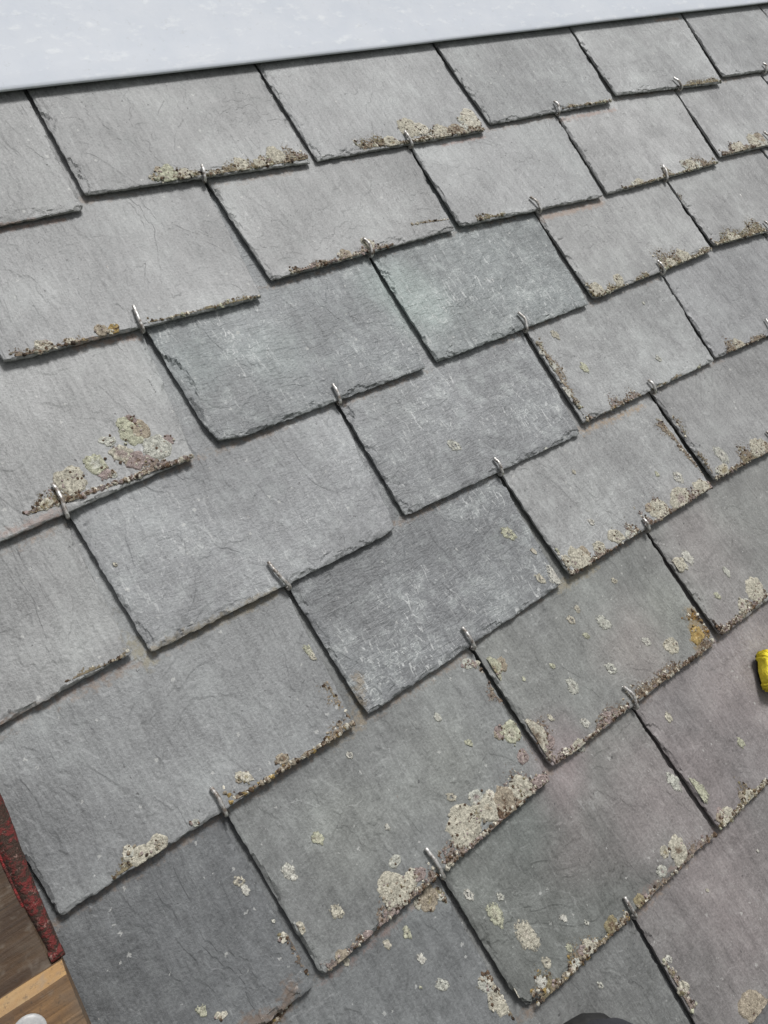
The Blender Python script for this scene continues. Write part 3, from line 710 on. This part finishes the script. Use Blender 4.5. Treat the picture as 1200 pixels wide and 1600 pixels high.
# ------------------------------------------------------------------ steel hooks, one at the middle of each tail
HOOKS = [((318, 262), (322, 284)), ((632, 205), (640, 224)), ((866, 158), (871, 175)), ((1052, 122), (1060, 136)), ((1194, 100), (1200, 118)),
         ((208, 478), (222, 514)), ((568, 372), (580, 398)), ((828, 308), (840, 328)), ((1036, 258), (1042, 282)), ((1194, 205), (1200, 220)),
         ((82, 755), (97, 790)), ((520, 600), (530, 628)), ((810, 488), (820, 514)), ((1026, 408), (1038, 430)), ((1194, 345), (1200, 362)),
         ((418, 878), (448, 914)), ((772, 715), (783, 740)), ((1012, 594), (1022, 614)), ((1196, 498), (1204, 520)),
         ((330, 1230), (351, 1270)), ((722, 980), (741, 1014)), ((1005, 812), (1017, 838)), ((665, 1325), (692, 1372)), ((975, 1072), (994, 1106)), ((975, 1402), (994, 1438))]


def hook(u, v, L, yaw, seed, z0):
    g = np.random.default_rng(seed); r = .00138
    lip = r * 2.1; bend = g.uniform(-.0012, .0016)
    pts = [(0, .060, z0 - T - .0017), (0, .02, z0 - T - .0014), (0, .002, z0 - T - .001)]
    for a in np.linspace(-90, 90, 9)[1:-1]:
        q = math.radians(a); pts.append((0, -.0008 - lip * math.cos(q) * .8, z0 - T * .5 + .0003 + (T * .5 + r * 1.1) * math.sin(q)))
    for f in np.linspace(.08, 1, 9):
        pts.append((g.uniform(-.0002, .0002) + bend * math.sin(f * 3.6), f * L, z0 + r * 1.15 - TILT * f * L + .0021 * math.sin(f * math.pi) + (.0012 * (f - .85) / .15 if f > .85 else 0)))
    pts = np.array(pts); up = np.arange(len(pts)) > 6
    ca, sa = math.cos(yaw), math.sin(yaw)
    rx = pts[:, 0] * ca - pts[:, 1] * sa * up; ry = pts[:, 1]
    pts[:, 0] = rx; pts[:, 1] = ry
    v_, f_ = tube(pts, r, 8)
    mesh_obj('slate_hook', v_, f_, M_STEEL, roof, loc=(u, v, 0))


def in_frame(c):
    q = CR @ (np.array([c[0], c[1], 0]) - CC)
    return abs(q[0] / q[2] * FOC) < 610 and abs(q[1] / q[2] * FOC) < 810


done = []
for i, (tp, ft) in enumerate(HOOKS):
    a = px(*ft, -.001); b_ = px(*tp, .002); s = slate_at(a[0], a[1] + .012)
    al = np.clip((a[0] - s['BL'][0]) / (s['BR'][0] - s['BL'][0]), 0, 1); vt = s['BL'][1] + (s['BR'][1] - s['BL'][1]) * al
    L = float(np.clip(b_[1] - vt, .010, .026)); yaw = math.atan2(a[0] - b_[0], max(b_[1] - a[1], .01))
    hook(a[0], vt, L, float(np.clip(yaw, -.6, .6)), 70 + i, s['lift']); done.append(np.array([a[0], vt]))
for (r, j), s in SLATES.items():
    c = s['C0'] + np.array([rng.normal(0, .002), 0])
    if min(np.linalg.norm(d - c) for d in done) > .06 and r < 10 and not in_frame(c): hook(c[0], c[1], rng.uniform(.018, .023), rng.normal(.08, .06), 700 + len(done), s['lift'])

# ------------------------------------------------------------------ pale sheet flashing over the head of the top course
fl_v = float(px(600, 76, -.001)[1])
flash = thing('ridge_flashing', 'pale grey sheet metal flashing with folded edge along the top of the slates', 'flashing', at(0, 0, 0))
us = np.linspace(-1.5, 2.4, 90)
prof = [(.040, .0020), (.012, .0012), (.0052, .0012), (.0034, .0018), (.0014, .0036), (.0002, .0054), (.0010, .0064), (.004, .0067), (.02, .0069), (.05, .0072), (.10, .0106), (.15, .012), (.19, .016), (.215, .018), (.235, .012), (.26, -.010), (.32, -.085), (.40, -.19)]
V_ = []
for k, u in enumerate(us):
    for (v, n) in prof:
        wv = .0009 * fnoise(u * 3.1, 0, 4, 3) * (1 if v < .03 else .4)
        V_.append((u, fl_v + v + wv, n - .0048 * max(0, 1 - v / .15) + .0009 * float(fnoise(u * 4.0, v * 7, 8, 3)) + (0.0 if v > .03 else .0008 * float(fnoise(u * 5, 3, 21, 2)))))
m_ = len(prof)
F_ = [(k * m_ + i, k * m_ + i + 1, (k + 1) * m_ + i + 1, (k + 1) * m_ + i) for k in range(len(us) - 1) for i in range(m_ - 1)]
fo = mesh_obj('sheet', V_, F_, M_FLASH, flash)
fo.data.flip_normals()

# ------------------------------------------------------------------ timber, rope, sponge, boot lying on the slates
M_BOARD = wood_material('dirty brown board', (.085, .05, .026, 1), (.05, .03, .018, 1), (.115, .085, .06, 1), 1.0, .6)
M_BATTEN = wood_material('weathered batten', (.25, .145, .065, 1), (.12, .068, .034, 1), (.15, .115, .085, 1), 1.4, .75)
M_FRESH = wood_material('fresh sawn arris', (.42, .26, .105, 1), (.28, .145, .05, 1), (.36, .25, .13, 1), 1.6, .6)

board_h = .012
e0 = px(12, 1338, board_h); e1 = px(86, 1490, board_h)
bu = (e0[0] + e1[0]) / 2
bv1 = e1[1] - .012; bv0 = bv1 + .16
bd_t = thing('timber_board', 'dirty dark brown timber board lying on the slates at the left edge', 'board', at(bu, bv1, .002))
v_, f_ = bevel_box(-.62, -.002, .0, bv0 - bv1, .0, board_h, .0015)
mesh_obj('plank', v_, f_, M_BOARD, bd_t, smooth=False)

bt_h = .020
c0 = px(97, 1500, bt_h); c1 = px(0, 1562, bt_h); c2 = px(142, 1600, bt_h)
ang = math.atan2(c0[1] - c1[1], c0[0] - c1[0])
bt = thing('timber_batten', 'sawn batten with a bright yellow arris and white cap in the bottom left corner', 'batten', ROOF @ Matrix.Translation((c0[0], c0[1], .002)) @ Matrix.Rotation(ang, 4, 'Z'))
sk = (c2[0] - c0[0]) / (c2[1] - c0[1])


def batten_body(y_in, ch):
    # profile across the batten (y down from its top edge, z), extruded along x; the end is cut a little skew
    pr = [(0, .0), (0, bt_h - ch * .55), (-ch, bt_h), (-.095, bt_h), (-.0965, bt_h - .002), (-.0965, .0)]
    xs = np.concatenate([np.linspace(-.6, -.02, 14), np.linspace(-.015, 0, 8)])
    V2 = []
    for x in xs:
        for i, (y, z) in enumerate(pr):
            end = 1 if x > -.001 else 0
            V2.append((x + (y * sk * .6 if x > -.0149 else y * sk * .6) + .0009 * float(vnoise(y * 300, z * 300, 3)) - end * .001 * (z > .01), y + .0006 * float(fnoise(x * 40, i * 1.0, 5, 2)), z + .0005 * float(fnoise(x * 60, i * 2.0, 9, 2))))
    n_ = len(pr)
    F2 = [(k * n_ + i, k * n_ + (i + 1) % n_, (k + 1) * n_ + (i + 1) % n_, (k + 1) * n_ + i) for k in range(len(xs) - 1) for i in range(n_)]
    return V2, F2, n_, len(xs)


V2, F2, n_, nx_ = batten_body(0, .0075)
arris = [f for k, f in enumerate(F2) if k % n_ in (1,)]
body = [f for k, f in enumerate(F2) if k % n_ not in (1,)] + [tuple((nx_ - 1) * n_ + i for i in range(n_)), tuple(range(n_))[::-1]]
mesh_obj('timber', V2, body, M_BATTEN, bt, smooth=False)
mesh_obj('arris', V2, arris, M_FRESH, bt, smooth=False)
# white cap
wc = px(46, 1613, bt_h + .001) - c0
ca, sa = math.cos(-ang), math.sin(-ang)
wcx, wcy = wc[0] * ca - wc[1] * sa, wc[0] * sa + wc[1] * ca
pr = [(.0088, 0), (.0088, .0006), (.0084, .0011), (.0070, .0015), (.0040, .0018), (.0012, .0019)]
cv = [(rr * math.cos(a), rr * math.sin(a), z) for rr, z in pr for a in np.linspace(0, 2 * math.pi, 28, endpoint=False)]
cf = [(i * 28 + s, i * 28 + (s + 1) % 28, (i + 1) * 28 + (s + 1) % 28, (i + 1) * 28 + s) for i in range(len(pr) - 1) for s in range(28)] + [tuple((len(pr) - 1) * 28 + s for s in range(28))]
mesh_obj('cap', cv, cf, plain_material('white plastic cap', (.36, .36, .36, 1), (.47, .47, .46, 1), 300, .4, .15, .0006), bt, loc=(wcx, wcy, bt_h + .0005))

# worn red webbing strap lying over the end of the board, its end folded into a small loop
rp = [(-62, 1172), (-22, 1240), (0, 1288), (22, 1345), (46, 1402), (68, 1448), (86, 1486)]
rpts = np.array([[*px(x, y, .0145), .0145 - .004 * (i / 6) ** 2] for i, (x, y) in enumerate(rp)])
tt = np.linspace(0, len(rp) - 1, 170); path = np.stack([np.interp(tt, range(len(rp)), rpts[:, k]) for k in range(3)], 1)
for _ in range(12): path[1:-1] = (path[:-2] + path[1:-1] * 2 + path[2:]) / 4
r0 = path[-1].copy()
rope = thing('webbing_strap', 'worn red and brown webbing strap curving along the board end at the left edge', 'strap', at(r0[0], r0[1], 0))


def strap_material(name, red, dark, pale):
    m, n, l, p = new_mat(name); b = NB(n, l)
    co = b.coords(); f = b.noise(b.mapping(co, (210, 330, 250)), 1.0, 3, .7); q = b.noise(co, 95, 3, .65); w = b.noise(co, 900, 2, .6)
    c = b.mix(b.ramp(f, .47, .58), dark, red)
    c = b.mix(b.ramp(q, .50, .62, 0, .85), c, dark)
    c = b.mix(b.ramp(b.noise(co, 300, 3, .7), .60, .70, 0, .75), c, pale)
    c = b.mix(b.ramp(w, .6, .75, 0, .6), c, (.03, .02, .016, 1))
    l.new(c, p.inputs['Base Color']); p.inputs['Roughness'].default_value = .85
    l.new(b.bump(b.math('ADD', f, w), .8, .0014), p.inputs['Normal'])
    return m


M_STRAP = strap_material('worn red webbing', (.15, .022, .020, 1), (.045, .026, .018, 1), (.34, .21, .18, 1))
M_STRAP_EDGE = strap_material('red webbing edge', (.26, .024, .024, 1), (.08, .026, .02, 1), (.32, .12, .10, 1))
tan = np.gradient(path, axis=0); tan /= np.linalg.norm(tan, axis=1)[:, None]
sdv = np.cross(tan, [0, 0, 1.0]); sdv /= np.linalg.norm(sdv, axis=1)[:, None]; upv = np.cross(sdv, tan)
arc = np.concatenate([[0], np.cumsum(np.linalg.norm(np.diff(path, axis=0), axis=1))])
hw_ = np.linspace(.0072, .0034, len(path))
rings = []
for i in range(len(path)):
    for a_ in np.linspace(0, 2 * math.pi, 20, endpoint=False):
        x_ = math.cos(a_); z_ = math.sin(a_)
        rib = .00010 * math.sin(arc[i] * 2 * math.pi / .0034 + x_ * 2.2)
        fr_ = 1 + .02 * float(vnoise(arc[i] * 300, x_ * 2, 6))
        rings.append(path[i] + sdv[i] * (x_ * hw_[i] * fr_) + upv[i] * (z_ * .0034 + (1 - x_ * x_) * .0018 + (rib if z_ > 0 else 0)))
v_ = np.array(rings) - np.array([r0[0], r0[1], 0])
f_ = [(i * 20 + s, i * 20 + (s + 1) % 20, (i + 1) * 20 + (s + 1) % 20, (i + 1) * 20 + s) for i in range(len(path) - 1) for s in range(20)] + [tuple(range(20))[::-1], tuple((len(path) - 1) * 20 + s for s in range(20))]
wb = mesh_obj('webbing', v_, [tuple(reversed(q)) for q in f_], M_STRAP, rope)
# stitched left edge, raised
q = path - sdv * (hw_ * .92)[:, None] + upv * .0006
sgn = 1 if (px(0, 1400)[0] - px(40, 1400)[0]) * (-sdv[90][0]) > 0 else -1
q = path - sgn * sdv * (hw_ * .95)[:, None] + upv * .0008
v_, f_ = tube(q[:118] - np.array([r0[0], r0[1], 0]), .0012 * (1 + .15 * fnoise(arc[:118] * 500, 1.0, 3, 2)), 8)
mesh_obj('edge_binding', v_, f_, M_STRAP_EDGE, rope)
# folded end: a short roll across the strap
la = [r0 + tan[-1] * (.0015 + .0026 * math.cos(a_)) + upv[-1] * (.0022 + .0026 * math.sin(a_)) for a_ in np.linspace(-2.2, 3.6, 16)]
la = np.array(la); V5 = []
for e_ in (-1, -.5, 0, .5, 1):
    for k in (1, 0):
        V5 += [tuple(c_ * 1.0 + sdv[-1] * e_ * .0036 * (1 - .0 * k) + (c_ - (r0 + tan[-1] * .0015 + upv[-1] * .0022)) * (.30 * k) - np.array([r0[0], r0[1], 0])) for c_ in la]
n5 = len(la); F5 = []
for e_ in range(4):
    for k in (0, 1):
        o_ = (e_ * 2 + k) * n5
        for i in range(n5 - 1):
            fq = (o_ + i, o_ + i + 1, o_ + 2 * n5 + i + 1, o_ + 2 * n5 + i); F5.append(fq if k == 0 else fq[::-1])
for o_ in (0, 8 * n5):
    for i in range(n5 - 1): F5.append((o_ + i, o_ + n5 + i, o_ + n5 + i + 1, o_ + i + 1))
mesh_obj('folded_end', V5, F5, M_STRAP, rope)

# yellow sponge
sp = px(1195, 1047, .010)
M_SP = plain_material('yellow sponge foam', (.98, .84, .07, 1), (.92, .72, .04, 1), 420, .85, .7, .002)
M_SC = plain_material('dark scouring pad', (.035, .035, .025, 1), (.07, .065, .045, 1), 500, .9, .9, .002)
spt = thing('yellow_sponge', 'bright yellow foam sponge with thin dark underside at the right edge', 'sponge', at(sp[0], sp[1], 0, 0.0))


def pad(z0, z1, grow, seed, rad=.008, scal=0.0):
    # rounded rectangle footprint, skew to the courses
    Lx, Ly = .085, .0190
    ns = 120; V3 = []
    th = np.linspace(0, 2 * math.pi, ns, endpoint=False)
    sx = np.sign(np.cos(th)) * np.abs(np.cos(th)) ** .22; sy = np.sign(np.sin(th)) * np.abs(np.sin(th)) ** .22
    lay = [(z0, .80), (z0 + .001, .97), (z0 + (z1 - z0) * .5, 1.0), (z1 - .003, .985), (z1 - .001, .93), (z1, .80), (z1 + .0004, .5), (z1 + .0006, .15)]
    for z, f in lay:
        x = sx * (Lx / 2 * 1.0 + grow - (1 - f) * .010); y = sy * (Ly + grow - (1 - f) * .010)
        if f < .6: x = sx * Lx / 2 * f; y = sy * Ly * f
        nz = .0008 * vnoise(th * 40, z * 900, seed) + scal * np.sin(th * 44)
        V3.append(np.stack([x * (1 + nz / .03) + Lx / 2, y * (1 + nz / .02), z + 0 * x + .0007 * vnoise(x * 500, y * 500, seed + 2)], 1))
    V3 = np.concatenate(V3); k = len(lay)
    F3 = [(i * ns + s, i * ns + (s + 1) % ns, (i + 1) * ns + (s + 1) % ns, (i + 1) * ns + s) for i in range(k - 1) for s in range(ns)] + [tuple((k - 1) * ns + s for s in range(ns)), tuple(range(ns))[::-1]]
    a = -.55
    R2 = np.array([[math.cos(a), -math.sin(a)], [math.sin(a), math.cos(a)]])
    V3[:, :2] = V3[:, :2] @ R2.T
    return V3, F3


v_, f_ = pad(.002, .013, 0, 1, scal=.0006); mesh_obj('foam', v_, f_, M_SP, spt)
v_, f_ = pad(-.001, .0030, -.0022, 5, scal=.0005); mesh_obj('scouring_pad', v_, f_, M_SC, spt)

# boot: its toe just reaches into the frame
bt_p = px(950, 1691, .055)
M_BOOT = plain_material('dark blue-grey leather', (.030, .031, .038, 1), (.042, .043, .052, 1), 120, .55, .25, .0008)
M_SOLE = plain_material('black rubber', (.012, .012, .012, 1), (.022, .022, .022, 1), 200, .8, .4, .0008)
boot = thing('boot', 'dark smooth rounded boot toe poking in at the bottom edge', 'boot', at(bt_p[0], bt_p[1], -.004, math.radians(14)))


def loft(secs, seg=28):
    V4 = []; F4 = []
    for (y, w, z0, z1, fl) in secs:
        for s in range(seg):
            a = 2 * math.pi * s / seg; c, q = math.cos(a), math.sin(a)
            x = w * np.sign(c) * abs(c) ** fl; zz = (z0 + z1) / 2 + (z1 - z0) / 2 * np.sign(q) * abs(q) ** fl
            V4.append((x, y, zz))
    k = len(secs)
    F4 = [(i * seg + s, i * seg + (s + 1) % seg, (i + 1) * seg + (s + 1) % seg, (i + 1) * seg + s) for i in range(k - 1) for s in range(seg)] + [tuple(range(seg))[::-1], tuple((k - 1) * seg + s for s in range(seg))]
    return V4, [tuple(reversed(f)) for f in F4]


ys = [(.010, .004, .03, .034, 1), (.0085, .018, .020, .044, .9), (.004, .030, .014, .052, .85), (-.006, .040, .013, .060, .8), (-.025, .047, .013, .068, .75), (-.055, .050, .013, .076, .75), (-.09, .049, .013, .092, .8), (-.13, .043, .013, .120, .85), (-.17, .040, .013, .150, .9), (-.21, .041, .013, .165, .9), (-.25, .039, .013, .165, .9), (-.275, .028, .016, .150, .9), (-.282, .010, .03, .10, 1)]
v_, f_ = loft(ys); mesh_obj('upper', v_, f_, M_BOOT, boot)
so = [(.008, .008, .004, .018, .8), (.006, .020, .0, .018, .7), (.0, .031, .0, .018, .6), (-.012, .041, .0, .018, .5), (-.05, .049, .0, .018, .5), (-.10, .050, .0, .018, .5), (-.16, .040, .0, .018, .5), (-.22, .043, .0, .018, .5), (-.27, .036, .0, .018, .5), (-.29, .014, .0, .018, .7)]
v_, f_ = loft(so); mesh_obj('sole', v_, f_, M_SOLE, boot)
tv = [[(.046 * math.cos(a), -.215 + .062 * math.sin(a), z) for a in np.linspace(0, 2 * math.pi, 28, endpoint=False)] for z in (.12, .16, .20, .245)]
tv = [p for r_ in tv for p in r_]
tf = [(i * 28 + s, i * 28 + (s + 1) % 28, (i + 1) * 28 + (s + 1) % 28, (i + 1) * 28 + s) for i in range(3) for s in range(28)] + [tuple(84 + s for s in range(28))]
mesh_obj('shaft', tv, tf, M_BOOT, boot)

# ------------------------------------------------------------------ the house below and the ground
M_WALL = plain_material('pale render', (.50, .48, .44, 1), (.56, .54, .50, 1), 40, .9, .3, .003)
eave = ORG + V * (vbot - .02) + N * -.06; ridge = ORG + V * (vtop - .08) + N * -.06
hx0, hx1, y0_, y1_, yr = -1.2, 1.9, eave[1] + .15, 2 * ridge[1] - eave[1] - .15, ridge[1]
zt = lambda y: (ridge[2] - .02 - abs(y - yr) * math.tan(PITCH))
pv = [(x, y, z) for x in (hx0, hx1) for (y, z) in ((y0_, 0), (y1_, 0), (y1_, zt(y1_)), (yr, zt(yr)), (y0_, zt(y0_)))]
pf = [(0, 4, 3, 2, 1), (5, 6, 7, 8, 9)] + [(i, (i + 1) % 5, 5 + (i + 1) % 5, 5 + i) for i in range(5)]
hw = mesh_obj('house_wall', pv, pf, M_WALL, smooth=False); hw['label'] = 'pale rendered house wall below the slate roof'; hw['category'] = 'wall'; hw['kind'] = 'thing'
M_GROUND = plain_material('grass ground', (.05, .075, .025, 1), (.08, .10, .04, 1), 3, .95, .5, .02)
gr = mesh_obj('ground', [(-400, -400, 0), (400, -400, 0), (400, 400, 0), (-400, 400, 0)], [(0, 1, 2, 3)], M_GROUND, smooth=False); gr['kind'] = 'structure'
